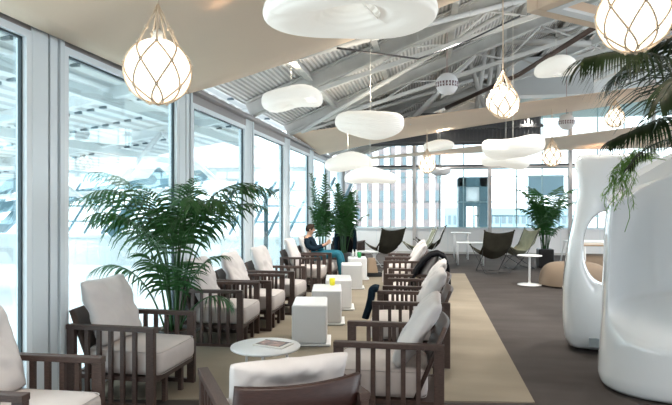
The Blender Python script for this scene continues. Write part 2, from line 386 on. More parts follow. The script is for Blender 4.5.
# slanted glazing bars and steelwork above the hall wall
c = MB()
for k in range(30):
    x = -21 + k * .62; c.bar((x, HY + .2, .7), (x + .75, HY + .9, 2.5), .07, .07)
for z in (1.1, 1.6, 2.1): c.bar((-21.5, HY + .2 + (z - .7) * .4, z), (-3.5, HY + .2 + (z - .7) * .4, z), .05, .05)
struct(c, 'trim_101', M['hallblue'])
struct(MB().box((-22, HY - .25, 2.35), (-3.4, HY + .1, 2.85)), 'trim_102', M['hallwall'])
c = MB()
for (xa, za, xb, zb, yy) in [(-16, .9, -5.5, 2.4, 13.5), (-15.5, .7, -11, 2.5, 14.5), (-12.5, .9, -10.6, 2.6, 14.8), (-13.6, .9, -11.8, 2.6, 14.8), (-9, .8, -7.4, 2.6, 14.8)]:
    c.bar((xa, yy, za), (xb, yy, zb), .16, .28)
struct(c, 'trim_103', M['hallblue'])
c = MB()
for (xa, za, xb, zb, yy) in [(-12, 1.2, -9.8, 3.0, 12), (-9.8, 3.0, -7.6, 1.5, 12), (-7.6, 1.5, -6, 3.3, 12), (-14.5, 3.0, -12, 1.2, 12), (-6, 3.3, -4.4, 1.9, 12), (-15, 1.7, -4, 2.0, 12.1)]:
    c.tube([(xa, yy, za), (xb, yy, zb)], .06)
struct(c, 'trim_104', M['white'])
def hroof(x): return 3.95 + .17 * (x - XW)
for i, (ya, yb) in enumerate([(-4, -3.0), (5.4, 8.6), (8.62, 12.0), (12.3, 15.6)]):
    a, b = -22, XW - .12
    hz = lambda x: hroof(x) if i else hroof(x) + .3
    struct(MB().add([(a, ya, hz(a)), (b, ya, hz(b)), (b, yb, hz(b)), (a, yb, hz(a)), (a, ya, hz(a) + .12), (b, ya, hz(b) + .12), (b, yb, hz(b) + .12), (a, yb, hz(a) + .12)],
         [(0, 1, 2, 3), (7, 6, 5, 4), (4, 5, 1, 0), (5, 6, 2, 1), (6, 7, 3, 2), (7, 4, 0, 3)]), 'ceiling_hall_%d' % (i + 1), M['deckh'])
c = MB()
for yy in (6.5, 8.6, 12.1): c.bar((-22, yy, hroof(-22) - .1), (XW - .15, yy, hroof(XW) - .1), .14, .22)
for yy in (1.6, 2.6, 3.6, 4.6, 5.6): c.bar((-22, yy, hroof(-22) + .1), (XW - .15, yy, hroof(XW) + .1), .06, .14)
struct(c, 'trim_105', M['hallwall'])
c = MB()
for x in (-5.2, -7.6, -10): c.bar((x, -3, hroof(x) - .22), (x, HY, hroof(x) - .22), .12, .18)
struct(c, 'trim_106', M['hallwall'])
c = MB()
for yy in (5.9, 7.2, 9.5, 10.8, 13.4):
    for k in range(60): c.box((-18 + k * .25, yy, hroof(-18 + k * .25) - .03), (-18 + k * .25 + .13, yy + .05, hroof(-18 + k * .25) + .02))
c.bar((-20, 5.3, hroof(-20) + .02), (XW - .15, 5.3, hroof(XW) + .02), .35, .25); struct(c, 'trim_107', M['halldark'])

# tree-shaped grey post in the hall
q = at(266, 206, 12.6)
t = thing('tree_column', 'dark grey post with branching arms at its top, standing outside the left windows', 'column', (q.x, q.y, -.3))
MB().tube([(0, 0, 0), (0, 0, 2.15)], .05).build('post', M['teal'], t)
for k in range(6):
    a = k * math.pi / 3; MB().tube([(0, 0, 2.1), (.25 * math.cos(a), .25 * math.sin(a), 2.25), (.55 * math.cos(a), .55 * math.sin(a), 2.3)], .03).build('arm', M['teal'], t)

# ------------------------------------------------------------------ beyond the back wall
struct(MB().box((-6, YB + .2, -.4), (40, 34, -.1)), 'floor_terrace', M['terr'])
t = thing('office_building', 'tall office building with white fins and pinkish brick strips beyond the back windows', 'building', (0, 42, -3))
MB().box((-6.4, 0, 0), (1.2, 8, 16)).build('wall', M['bwhite'], t)
for k in range(9):
    x = -6.2 + k * .84
    st = MB().box((x, -.06, 0), (x + .42, 0, 16)).build('brick_strip', M['brick'], t)
    g = MB()
    for j in range(11): g.box((x + (.03 if (j + k) % 2 else .14), -.1, .9 + j * 1.35), (x + .30 + (.0 if (j + k) % 2 else .09), -.06, 1.7 + j * 1.35))
    g.build('window', M['pane'], st)
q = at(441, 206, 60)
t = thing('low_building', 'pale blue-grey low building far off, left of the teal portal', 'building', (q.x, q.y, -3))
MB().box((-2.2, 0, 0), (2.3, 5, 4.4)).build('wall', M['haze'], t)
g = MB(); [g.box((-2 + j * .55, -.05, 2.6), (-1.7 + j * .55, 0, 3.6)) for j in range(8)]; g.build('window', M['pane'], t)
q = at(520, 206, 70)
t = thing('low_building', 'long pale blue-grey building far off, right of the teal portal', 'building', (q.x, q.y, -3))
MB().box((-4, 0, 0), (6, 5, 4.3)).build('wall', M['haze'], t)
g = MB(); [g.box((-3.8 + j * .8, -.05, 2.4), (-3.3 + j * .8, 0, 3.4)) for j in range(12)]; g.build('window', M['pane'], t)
# teal portal with two doors
q = at(473.5, 206, 21.5)
t = thing('lift_portal', 'teal grey portal with a white upper window and glazed double doors, outside the back windows', 'portal', (q.x, q.y, -.1))
b = MB().box((-.56, 0, 0), (-.27, 1.2, 2.8)).box((.22, 0, 0), (.56, 1.2, 2.8)).box((-.56, 0, 2.43), (.56, 1.2, 2.8)).box((-.27, 0, 1.68), (.22, 1.2, 1.88))
b.build('portal_frame', M['teal'], t, bevel=.02)
b = MB().box((-.27, .1, 1.88), (.22, .14, 2.43)); b.build('upper_window', M['white'], t)
for sx in (-1, 1):
    d = MB().box((min(0, sx * .24), .1, 0), (max(0, sx * .24), .12, 1.68)).build('door', M['glass2'], t)
    MB().box((-.015 if sx < 0 else 0, .08, 0), (0 if sx < 0 else .015, .13, 1.68)).build('door_frame', M['teal'], d)
# railing on the terrace
t = thing('railing', 'thin grey balustrade on the terrace beyond the back windows', 'railing', (1.8, 22.6, -.1))
MB().tube([(0, 0, 1.32), (11, 0, 1.32)], .03, 6).build('top_rail', M['mullteal'], t)
MB().tube([(0, 0, .2), (11, 0, .2)], .02, 6).build('bottom_rail', M['mullteal'], t)
for k in range(23): MB().tube([(k * .5, 0, 0), (k * .5, 0, 1.32)], .016, 6).build('baluster', M['mullteal'], t)
# pale board on two posts behind the palm
q = at(546, 185, 20.5)
tag(MB().box((q.x - .62, q.y, q.z - .38), (q.x + .62, q.y + .05, q.z + .36)).box((q.x - .5, q.y + .05, -.1), (q.x - .45, q.y + .1, q.z + .3)).box((q.x + .45, q.y + .05, -.1), (q.x + .5, q.y + .1, q.z + .3)).build('pale_board', M['haze']), 'pale grey board seen through the glass above the potted palm by the back wall', 'board')

# ================================================================== fabric sails
def sail(name, label, P, Q, sag, n=24):
    """P, Q: near and far edge, each a list of three points (left, middle, right)"""
    def ev(T, u):
        a, b, c = T; return a * (1 - u) * (1 - 2 * u) + b * 4 * u * (1 - u) + c * u * (2 * u - 1)
    def fn(u, v):
        p = ev(P, u).lerp(ev(Q, u), v); p.z -= sag * math.sin(math.pi * v) * (.4 + u) ; return p
    o = MB().grid(fn, n, 16).build(name, M['fabric_sail'], solid=.012); return tag(o, label, 'ceiling sail', None)
V = Vector
sail('ceiling_sail', 'broad beige fabric sail slung under the roof nearest the camera, over the first windows',
     [V((-2.86, 1.2, 2.93)), V((-.3, 1.2, 3.55)), V((3.4, 1.2, 4.6))], [V((-2.86, 6.35, 2.95)), V((-.3, 6.3, 3.66)), V((3.4, 6.3, 4.95))], .05)
sail('ceiling_sail', 'middle beige fabric sail under the roof, stretching across behind the two cloud pendants',
     [V((-2.9, 11.6, 3.14)), V((.4, 11.6, 3.50)), V((6.3, 11.4, 4.1))], [V((-2.9, 14.9, 2.98)), V((.6, 14.9, 3.58)), V((6.5, 14.5, 4.3))], .02)
sail('ceiling_sail', 'farthest narrow beige fabric sail just in front of the back windows',
     [V((-2.9, 16.4, 2.98)), V((1.2, 16.3, 3.28)), V((8, 16, 4.0))], [V((-2.9, 18.3, 3.03)), V((1.2, 18.5, 3.30)), V((8, 18.3, 3.36))], .02)

# black lighting track
t = thing('lighting_track', 'thin black bent lighting track hanging below the roof in the middle', 'track', at(418, 59, 7.5))
o = Vector(t.location)
pts = [at(337, 48, 6.7), at(418, 59, 7.5), at(470, 40, 7.6), at(520, 16, 7.7)]
MB().tube([p - o for p in pts], .013, 6).build('track', M['steel_d'], t)
for p in pts[:3]: MB().tube([p - o, Vector((p.x, p.y, roof(p.x))) - o], .004, 5).build('hanger', M['steel'], t)
# white rectangular hanging frame at top right
q = at(537, 9, 4.9)
t = thing('hanging_frame', 'beige and white rectangular frame hanging under the roof at the top right', 'frame', q, R(38))
for nm, a, b in [('side_bar', (0, 0, 0), (1.9, .12, .17)), ('side_bar', (0, -1.5, 0), (1.9, -1.38, .17)), ('side_bar', (0, -1.38, 0), (.12, 0, .17)), ('side_bar', (1.78, -1.38, 0), (1.9, 0, .17))]:
    MB().box(a, b).build(nm, M['fabric_sail'], t, bevel=.01)
MB().box((.12, -.1, .0), (1.78, -.0, .03)).box((.12, -1.38, .0), (1.78, -1.3, .03)).box((.12, -1.3, .0), (.2, -.1, .03)).box((1.7, -1.3, .0), (1.78, -.1, .03)).build('light_strip', M['white'], t)
for x, y in ((.1, 0), (1.8, 0), (.1, -1.4), (1.8, -1.4)): MB().tube([(x, y, .15), (x, y, 1.9)], .004, 5).build('cable', M['steel'], t)

# ================================================================== cloud pendants
def sp(v, e): return math.copysign(abs(v) ** e, v)
def cloud(label, p, a, b, h, seed, rz=0, dimple=.5, m='paper', top=None):
    rnd = random.Random(seed); ph = [rnd.uniform(0, 6.28) for _ in range(4)]
    t = thing('cloud_pendant', label, 'pendant lamp', p, rz, 'paper cloud pendants')
    def fn(u, v):
        th = u * 2 * math.pi; f = -math.pi / 2 + v * math.pi
        k = 1 + .07 * math.cos(2 * th + ph[0]) + .04 * math.cos(3 * th + ph[1])
        cr_ = sp(math.cos(f), .45); x = a * k * cr_ * math.cos(th); y = b * k * cr_ * math.sin(th)
        z = h * sp(math.sin(f), .75) * (1 + .12 * math.cos(2 * th + ph[2]))
        r = cr_ * 1.0
        z += h * (.25 if dimple < 1 else .05) * math.sin(2.6 * x / a + ph[3])
        if f < 0:
            rr = math.hypot(x / a, y / b); z += h * dimple * 1.5 * math.exp(-rr / (.22 if dimple < 1 else .34))
            z += h * .45 * math.exp(-((y / b - .12 * math.sin(4 * x / a)) / .09) ** 2) * max(0, -x / a) ** .5 * (1 - rr * .6)
        return Vector((x, y, z))
    MB().grid(fn, 72, 34, cu=True).build('paper_shade', M[m], t, weld=True)
    zt = (top or roof(p.x)) - p.z
    MB().tube([(0, 0, h * .5), (0, 0, zt)], .004, 5).build('cord', M['rope_w'], t)
    return t
cloud('largest white paper cloud pendant, at the top edge, its dimpled underside facing the camera', at(350, 11, 2.75), .405, .40, .085, 1, R(20), 1.5)
cloud('white paper cloud pendant hanging left of centre over the gap between the first two sails', at(291, 99, 8.0), .41, .36, .14, 2, 0, .3)
cloud('wide white paper cloud pendant in the middle, in front of the second sail', at(370.5, 124, 6.9), .425, .37, .145, 3, 0, .3)
cloud('cream paper cloud pendant just below the middle sail, upper of two over the far palms', at(348, 163, 9.9), .43, .36, .14, 4, 0, .3)
cloud('white paper cloud pendant, lower of the two over the far palms', at(370, 177, 9.0), .41, .36, .118, 6, 0, .2)
cloud('small cream paper cloud pendant hanging under the right part of the middle sail', at(438, 146, 14.2), .40, .36, .12, 7, 0, .2)
cloud('small unlit grey paper pendant beside a net globe in front of the back windows', at(440, 171, 15), .27, .25, .10, 8, 0, .1, 'paper_off')
cloud('large thick white paper cloud pendant right of centre, upper of a stacked pair', at(513, 147, 8.0), .455, .38, .135, 9, 0, .1)
cloud('flatter white paper cloud pendant, lower of the stacked pair in front of the back windows', at(506, 161, 9.4), .42, .36, .115, 11, 0, .2)
cloud('white paper cloud pendant high at the right, partly behind the overhanging palm', at(556, 68, 10), .38, .36, .14, 12, 0, .1)

# small lamps: uplights on the pendants; downlight grid and hall spots added as fill
def lamp(kind, p, rot, e, size, col=(1, .86, .68)):
    d = bpy.data.lights.new('lamp', kind); d.energy = e; d.color = col
    if kind == 'SPOT': d.spot_size = R(120); d.spot_blend = .9; d.shadow_soft_size = size
    else: d.shadow_soft_size = size
    o = bpy.data.objects.new('lamp', d); COL.objects.link(o); o.location = p; o.rotation_euler = rot
for (px, py, Z) in [(347, 6, 2.95), (291, 99, 8), (370, 124, 6.9), (348, 163, 9.9), (438, 146, 14.2), (513, 147, 7.4)]:
    p = at(px, py, Z); lamp('SPOT', p + V((.12, 0, .24)), (math.pi, 0, 0), 30, .05)
for x in (-16, -11.5, -7, -4.6):  # spots added to brighten the hall beyond the glass
    for y in (3, 8, 12.5, 15.6): lamp('SPOT', (x, y, max(hroof(x) - .4, 1.9)), (0, 0, 0), 170, .2, (.95, .98, 1))
for x in (-1.6, .4, 2.6, 5.0):
    for y in (-1.2, 1.0, 4.2, 7.6, 10.6, 15.4, 18.0):  # rows behind the camera and by the far wall added for brightness
        lamp('SPOT', (x, y, min(roof(x) - .8, 3.9) if y not in (-1.2, 1.0, 4.2) else 2.85 + .3 * (x + 2.9)), (0, 0, 0), 95 if y < 5 else 150, .08, (1, .93, .83))

# ================================================================== net globe lamps
def net_globe(label, p, r, top, strands=7, rope='rope', body='globe', rad=.0062):
    t = thing('net_globe_lamp', label, 'pendant lamp', p, R(11), 'rope-net globe lamps')
    MB().sphere((0, 0, 0), r, 36, 22).build('globe', M[body], t)
    net = MB(); rr = r * 1.03
    lats = [-72, -34, 8, 48]
    def P(lat, k, lift=1): a = 2 * math.pi * k / strands; L = R(lat); return Vector((rr * lift * math.cos(L) * math.cos(a), rr * lift * math.cos(L) * math.sin(a), rr * lift * math.sin(L)))
    def arc(la, ka, lb, kb):
        pts = []
        for i in range(6):
            u = i / 5; q = P(la + (lb - la) * u, ka + (kb - ka) * u); pts.append(q)
        net.tube(pts, rad, 5)
    for i in range(len(lats) - 1):
        for k in range(strands):
            o_ = .5 * (i % 2)
            arc(lats[i], k + o_, lats[i + 1], k + o_ + .5); arc(lats[i], k + o_, lats[i + 1], k + o_ - .5)
    for i, la in enumerate(lats):
        for k in range(strands):
            net.sphere(P(la, k + .5 * (i % 2), 1.01), rad * 2.0, 6, 4)
    for k in range(strands):
        net.tube([P(-72, k), (0, 0, -rr * 1.02)], rad, 5)
        q = P(48, k + .5)
        c1 = Vector((q.x * .62, q.y * .62, r * 1.28)); c2 = Vector((0, 0, r * 2.1))
        net.tube([q, (q + c1) / 2 + Vector((0, 0, .02 * r)), c1, c1.lerp(c2, .5) * 1.0, c2], rad, 5)
        if k % 2 == 0: net.sphere(c1, rad * 2.4, 6, 4)
    net.build('net', M[rope], t)
    MB().tube([(0, 0, r * .95), (0, 0, top - p.z)], rad * .8, 5).build('cord', M[rope], t)
    if not label.startswith('unlit'):
        MB().lathe([(.03, 0), (.03, .05), (.01, .07)], (0, 0, r * .96), 12).build('cap', M['rope_w'], t)
    return t
net_globe('large lit globe lamp in a knotted rope net at the upper left', at(158, 71, 3.4), .193, 3.3)
net_globe('large lit globe lamp in a rope net above the overhanging palm fronds', at(634, 17, 3.3), .20, 4.6)
g3 = at(503, 102, 7.4)
net_globe('lit globe lamp in a white rope net hanging right of centre on long pale ropes', g3, .198, roof(g3.x), rope='rope', rad=.010)
net_globe('small lit net globe lamp before the back windows, beside a small grey pendant', at(427, 165, 13.6), .19, 3.5, rope='rope', rad=.010)
net_globe('lit globe lamp in a drop-shaped net, left of the white tower top', at(552, 157, 12.5), .20, 3.9, rope='rope', rad=.012)
net_globe('small lit globe lamp in a net seen between the overhanging palm leaflets', at(615, 118, 12), .19, 4.9, rope='rope', rad=.010)
# two white ball pendants with a band of dark squares
def ball(label, p, r):
    t = thing('ball_pendant', label, 'pendant lamp', p, 0, 'striped ball pendants')
    MB().sphere((0, 0, 0), r, 32, 20).build('ball', M['paper_off'], t)
    b = MB()
    for k in range(22):
        a0 = 2 * math.pi * k / 22; a1 = a0 + 2 * math.pi / 22 * .62
        pts = [];
        for (a, z) in ((a0, -.32), (a1, -.32), (a1, .12), (a0, .12)):
            q = r * 1.012; c_ = math.sqrt(1 - z * z); pts.append((q * c_ * math.cos(a), q * c_ * math.sin(a), q * z))
        b.add(pts, [(0, 1, 2, 3)])
    b.build('square_band', mat('band', (.16, .10, .11), .6), t, solid=.004)
    MB().tube([(0, 0, r * .95), (0, 0, roof(p.x) - p.z)], .005, 5).build('cord', mat('pinkcord', (.45, .25, .25), .7), t)
ball('white ball pendant with a band of dark squares hanging in the middle under the roof', at(447, 84, 9.5), .19)
ball('smaller white ball pendant with dark squares, just left of the palm fronds', at(566.5, 122, 13), .185)

# ================================================================== armchairs
def superbox(mb, c, sx, sy, sz, e=.22, n=28, m=14, fn=None):
    """rounded cushion block"""
    def g(u, v):
        th = u * 2 * math.pi; f = -math.pi / 2 + v * math.pi
        x = sx / 2 * sp(math.cos(f), e * 1.6) * sp(math.cos(th), e); y = sy / 2 * sp(math.cos(f), e * 1.6) * sp(math.sin(th), e); z = sz / 2 * sp(math.sin(f), e * 2.2)
        p = Vector((x, y, z))
        if fn: p = fn(p)
        return Vector(c) + p
    mb.grid(g, n, m, cu=True)
def pillow_mb(wd, ht, th, seed, lean):
    """upright pillow in YZ, leaning back (towards -X), pinched corners"""
    rnd = random.Random(seed); off = Vector((rnd.uniform(0, 9), rnd.uniform(0, 9), 0)); mb = MB()
    for side in (1, -1):
        def g(u, v):
            a, b = 2 * u - 1, 2 * v - 1
            pin = 1 - .05 * (1 - a * a) * 0
            y = a * wd / 2 * (1 - .07 * (1 - b * b) ** 1.0 * 1 + .0); z = b * ht / 2 * (1 - .09 * (1 - a * a))
            t = th / 2 * ((1 - abs(a) ** 3.4) * (1 - abs(b) ** 3.4)) ** .5
            y *= 1 - .06 * (a * b) ** 4 ; z *= 1 - .10 * (a * b) ** 4
            nz_ = noise.noise(Vector((a * 2.2, b * 2.2, side)) + off) * .035 + noise.noise(Vector((a * 5 + b * 3, b * 2 - a, side)) + off) * .022
            x = side * (t + nz_ * min(1, t / (th / 2) * 1.2))
            zz = z + ht / 2; L = lean
            return Vector((x * math.cos(L) - zz * math.sin(L), y, zz * math.cos(L) + x * math.sin(L) * .3 - (1 - a * a) * .0))
        mb.grid(g if side > 0 else (lambda u, v, g=g: g(1 - u, v)), 26, 24)
    return mb
def make_armchair(label, loc, rz, seed=1, curved=False, lean=20, group='slatted wooden armchairs'):
    t = thing('armchair', label, 'armchair', loc, rz, group)
    W, D0, D1 = .375, -.41, .36
    for s in (-1, 1):
        ya, yb = (s * W, s * (W - .045)); ya, yb = min(ya, yb), max(ya, yb)
        MB().box((D0 - .0, ya - .008, .607), (D1, yb + .008, .645)).build('armrest', M['wood'], t, bevel=.004)
        MB().box((D1 - .07, ya, 0), (D1, yb, .607)).build('leg', M['wood'], t, bevel=.004)
        MB().box((D0, ya, 0), (D0 + .07, yb, .607)).build('leg', M['wood'], t, bevel=.004)
        for k in range(5):
            x = D0 + .07 + (D1 - D0 - .14) * (k + 1) / 6
            MB().box((x - .016, ya + .008, .035), (x + .016, yb - .008, .607)).build('slat', M['wood'], t)
        MB().box((D0 + .07, ya + .003, 0), (D1 - .07, yb - .003, .035)).build('bottom_rail', M['wood'], t)
    Wi = W - .045
    MB().box((D1 - .05, -Wi, .2), (D1 - .01, Wi, .245)).box((D0 + .02, -Wi, .2), (D0 + .06, Wi, .245)).box((D0 + .06, -Wi, .205), (D1 - .05, -Wi + .04, .24)).box((D0 + .06, Wi - .04, .205), (D1 - .05, Wi, .24)).box((D0 + .06, -Wi + .04, .215), (D1 - .05, Wi - .04, .235)).build('seat_frame', M['wood'], t)
    for s in (-1, 1): MB().box((D1 - .05, s * .14 - .02, 0), (D1 - .015, s * .14 + .02, .2)).build('foot', M['wood'], t)
    # slanted back panel, slightly bowed
    def bk(u, v, o=0):
        y = (2 * u - 1) * (Wi - .005); z = .245 + v * .50; bow = .05 * (1 - (2 * u - 1) ** 2)
        return Vector((-.225 - v * .20 - bow * .7 + o, y, z + (.018 * (1 - (2 * u - 1) ** 2) * -v if curved else 0)))
    MB().grid(lambda u, v: bk(u, v), 14, 3).build('back_panel', M['rose'] if curved else M['wood'], t, solid=.028, off=1)
    # seat cushion and back pillow
    sc = MB(); superbox(sc, (.045, 0, .345), .69, Wi * 2 - .02, .205, .16, 40, 16, lambda p: p + Vector((0, 0, .018 * (1 - (p.x / .32) ** 2) * (1 - (p.y / .33) ** 2) if p.z > 0 else 0)))
    scc = sc.build('seat_cushion', M['cush'], t, weld=True)
    pip = MB(); hx, hy = .337, Wi - .02
    for zz in (.258, .432):
        pip.tube([(.045 + hx * sp(math.cos(2 * math.pi * k / 48), .16), hy * sp(math.sin(2 * math.pi * k / 48), .16), zz) for k in range(49)], .003, 5)
    pip.build('piping', M['seam'], scc)
    pm = pillow_mb(.66, .435 if curved else .60, .17, seed, R(lean)); pm.v = [(x - (.135 if lean < 25 else .07), y, z + .435) for x, y, z in pm.v]
    pm.build('back_pillow', M['cush2'], t, weld=True)
    return t
chairs = [
 ('armchair at the bottom left corner, mostly cut off by the frame', (-2.38, 2.90, 0), 0, 11),
 ('complete armchair nearest the camera on the window side, in front of the big palm', (-2.46, 4.47, 0), 0, 12),
 ('slatted wooden armchair just behind the big palm, a drooping frond over its armrest', (-2.44, 6.43, 0), 0, 13),
 ('second armchair behind the big palm on the window side, without a frond on it', (-2.34, 7.28, 0), 0, 14),
 ('window-side armchair beside the yellow cup, fourth complete one from the camera', (-2.28, 8.36, 0), 0, 15),
 ('window-side armchair directly in front of the seated man', (-2.34, 10.55, 0), 0, 16),
 ('armchair in which the man in dark blue sits', (-2.30, 11.62, 0), 0, 17)]
protos = [make_armchair(chairs[0][0], chairs[0][1], R(1), 3), make_armchair(chairs[1][0], chairs[1][1], R(-2), 8), make_armchair(chairs[2][0], chairs[2][1], R(2), 21)]
for i, (l, p, rz, s) in enumerate(chairs[3:]): dup(protos[(i + 1) % 3], p, R([1, -1.5, 2, 0][i]), l)
make_armchair('armchair seen from behind at the bottom centre, its curved dark back towards the camera', (-.83, 3.02, 0), R(121), 5, curved=True)
right = [
 ('right-hand armchair nearest the camera, its arm slats and tall wrinkled pillow in full view', (-.30, 4.27), 180),
 ('second armchair in the right-hand row, navy cloth over its far arm', (-.20, 5.98), 181),
 ('third armchair in the right-hand row, just in front of the one with the black jacket', (-.17, 7.08), 179),
 ('armchair in the right-hand row with a black jacket draped over its back pillow', (-.24, 8.25), 180),
 ('right-hand armchair behind the one with the black jacket, second from the far end', (-.42, 10.15), 182),
 ('farthest armchair of the right-hand row', (-.44, 11.0), 179)]
rp = make_armchair(right[0][0], (right[0][1][0], right[0][1][1], 0), R(180), 33, lean=32)
rp2 = make_armchair(right[1][0], (*right[1][1], 0), R(right[1][2]), 47, lean=30)
for i, (l, p, a) in enumerate(right[2:]): dup([rp, rp2, rp, rp2][i], (*p, 0), R(a), l)
# armchair with a dark jacket near the palms
q = at(349, 262, 15.6)
dup(protos[0], (q.x, q.y - .1, 0), R(80), 'armchair near the far palms with a dark jacket hanging over its back')
def jacket():
    t = thing('jacket', 'dark green-black jacket hanging over the back of the armchair by the far palms', 'jacket', (q.x - .02, q.y - .42, .25))
    def fn(u, v):
        a = (2 * u - 1); ww = .20 * (1 - .12 * v); z = .84 - v * .75
        if v < .08: z = .84 - v * .3 - abs(a) ** 2 * .04
        return Vector((a * ww, -.10 - .07 * math.cos(a * 1.5) + .01 * math.sin(9 * a), z))
    MB().grid(fn, 18, 12).build('torso', M['black'], t, solid=.03)
    for s in (-1, 1):
        MB().tube([(s * .17, -.10, .80), (s * .235, -.12, .68), (s * .26, -.12, .42), (s * .25, -.14, .12)], [.05, .06, .055, .05], 10).build('sleeve', M['navy'], t)
    MB().tube([(-.09, -.1, .85), (0, -.15, .87), (.09, -.1, .85)], .022, 8).build('collar', M['navy'], t)
jacket()

# black jacket over the fourth right-hand pillow
def drape(name, label, cat, prof, yc, wd, m, th=.02, wob=.012):
    n = len(prof)
    def fn(u, v):
        k = u * (n - 1); i = min(int(k), n - 2); f = k - i
        x = prof[i][0] * (1 - f) + prof[i + 1][0] * f; z = prof[i][1] * (1 - f) + prof[i + 1][1] * f
        y = yc + (v - .5) * wd * (1 + .12 * math.sin(u * 5))
        return Vector((x + wob * math.sin(v * 14 + u * 3), y, z + wob * math.sin(v * 9)))
    return tag(MB().grid(fn, 40, 16).build(name, m, solid=th), label, cat)
drape('jacket', 'black jacket draped over the pillow of a right-hand armchair', 'jacket',
      [(-.26, .46), (-.22, .58), (-.15, .71), (-.06, .83), (.03, .905), (.12, .93), (.21, .89), (.265, .76), (.285, .58), (.29, .44)], 8.12, .50, M['black'], .04)
drape('cloth', 'dark navy garment hanging over the arm end of the second right-hand armchair', 'garment',
      [(-.56, .662), (-.60, .668), (-.625, .655), (-.635, .56), (-.665, .44), (-.70, .33)], 6.33, .16, M['navy'], .065, .006)

# ================================================================== white block tables
def block_table(label, px0, px1, yb, deep=.62):
    p = fl((px0 + px1) / 2, yb); t = thing('block_table', label, 'side table', (p.x, p.y, 0), R(9.5), 'white block side tables')
    MB().box((-.20, 0, .03), (.20, deep, .475)).build('body', M['laminate'], t, bevel=.025, seg=4)
    MB().box((-.20, -.004, .008), (.245, deep * .8, .028)).build('base_plate', M['white'], t, bevel=.003)
    MB().box((-.18, .01, 0), (.22, deep * .75, .008)).build('glide', M['steel_d'], t)
    return t
bl = [(291.5, 327, 347, 'white block side table nearest the camera'), (312, 341.3, 325.8, 'second white block side table from the camera, a yellow cup on it'),
      (325.5, 351.8, 310.7, 'third white block side table from the camera, plain top'), (342, 362, 289.5, "fourth white block side table, level with the seated man's legs"),
      (348.5, 367, 280.3, 'farthest white block side table, with a green cup on it')]
BT = [block_table(l, a, b, y, .62 if i < 3 else .5) for i, (a, b, y, l) in enumerate(bl)]
def on_table(i, px, py): return fl(px, py, .476)
p = on_table(1, 332.3, 285.2)
t = thing('cup', 'small yellow cup on the second white block table', 'cup', (p.x, p.y, .4755))
MB().lathe([(.03, 0), (.038, .01), (.042, .10), (.039, .10), (.034, .02), (0, .018)], n=24).build('body', M['yellow'], t); MB().lathe([(0, .0), (.037, .0), (.0371, .004), (0, .004)], (0, 0, .078), 20).build('drink', M['greenp'], t)
b5 = BT[4].location
p = Vector((b5.x + .02, b5.y + .12, .4755))
t = thing('cup', 'green cup on the farthest white block table', 'cup', p)
MB().lathe([(.03, 0), (.04, .01), (.045, .13), (.042, .13), (.036, .02), (0, .018)], n=20).build('body', M['greenp'], t)
MB().lathe([(.046, .13), (.046, .14), (.02, .145)], n=20).build('lid', M['white'], t)
for k, dx in enumerate((-.13, -.06)):
    tag(MB().lathe([(.018, 0), (.022, .01), (.02, .12), (.012, .15), (.012, .17)], (b5.x + dx, b5.y + .2, .4755), 16).build('candle_holder', M['white']), ['left of the two slim white candle holders on the farthest block table', 'right of the two slim white candle holders on the farthest block table'][k], 'candle holder', 'white candle holders')
# bag-shaped stand-in for a trouser leg and black shoe
p = fl(371, 277)
t = thing('leg_standin', 'tan stand-in for a trouser leg, black shoe below, right of the farthest block table', 'stand-in', (p.x, p.y + .1, 0), R(20))
def legf(u, v):
    th = u * 2 * math.pi; r = 1 - .45 * v ** 1.5; return Vector((.13 * r * sp(math.cos(th), .5), .16 * r * sp(math.sin(th), .5), .10 + .32 * v))
MB().grid(legf, 28, 10, cu=True).add([legf(k / 28, 1) for k in range(28)], [tuple(range(28))]).build('body', M['khaki'], t, weld=True)
MB().add([(-.17, -.1, 0), (.27, -.1, 0), (.27, .1, 0), (-.17, .1, 0), (-.14, -.08, .12), (.02, -.08, .12), (.02, .08, .12), (-.14, .08, .12), (.24, -.07, .10), (.24, .07, .10)],
         [(3, 2, 1, 0), (4, 5, 6, 7), (0, 1, 8, 5, 4), (2, 3, 7, 6, 9), (3, 0, 4, 7), (1, 2, 9, 8), (5, 8, 9, 6)]).build('base', M['shoe'], t, bevel=.02)

# round coffee table with magazine
p = at(265.5, 345.6, F * (H - .42) / 139.6)
t = thing('coffee_table', 'low round white coffee table in the foreground behind the armchair back', 'coffee table', (p.x, p.y, 0))
MB().lathe([(0, .398), (.280, .398), (.292, .404), (.295, .412), (.292, .42), (0, .42)], n=64).build('table_top', M['white'], t)
for k in range(3):
    a = R(40 + 120 * k); MB().tube([(.19 * math.cos(a), .19 * math.sin(a), .398), (.23 * math.cos(a), .23 * math.sin(a), 0)], .011, 10).build('leg', M['white'], t)
mg = thing('magazine', 'open magazine with a colour photo lying on the round coffee table', 'magazine', (p.x + .055, p.y + .03, .4205), R(-17))
MB().box((-.14, -.10, 0), (.15, .10, .012)).build('pages', M['page'], mg, bevel=.003)
MB().box((-.125, -.075, .012), (.10, .09, .0135)).build('cover_photo', M['ink'], mg)
MB().box((-.135, .085, .0135), (.13, .095, .0145)).box((.10, -.07, .012), (.112, .085, .0145)).build('cover_strip', M['ink2'], mg)

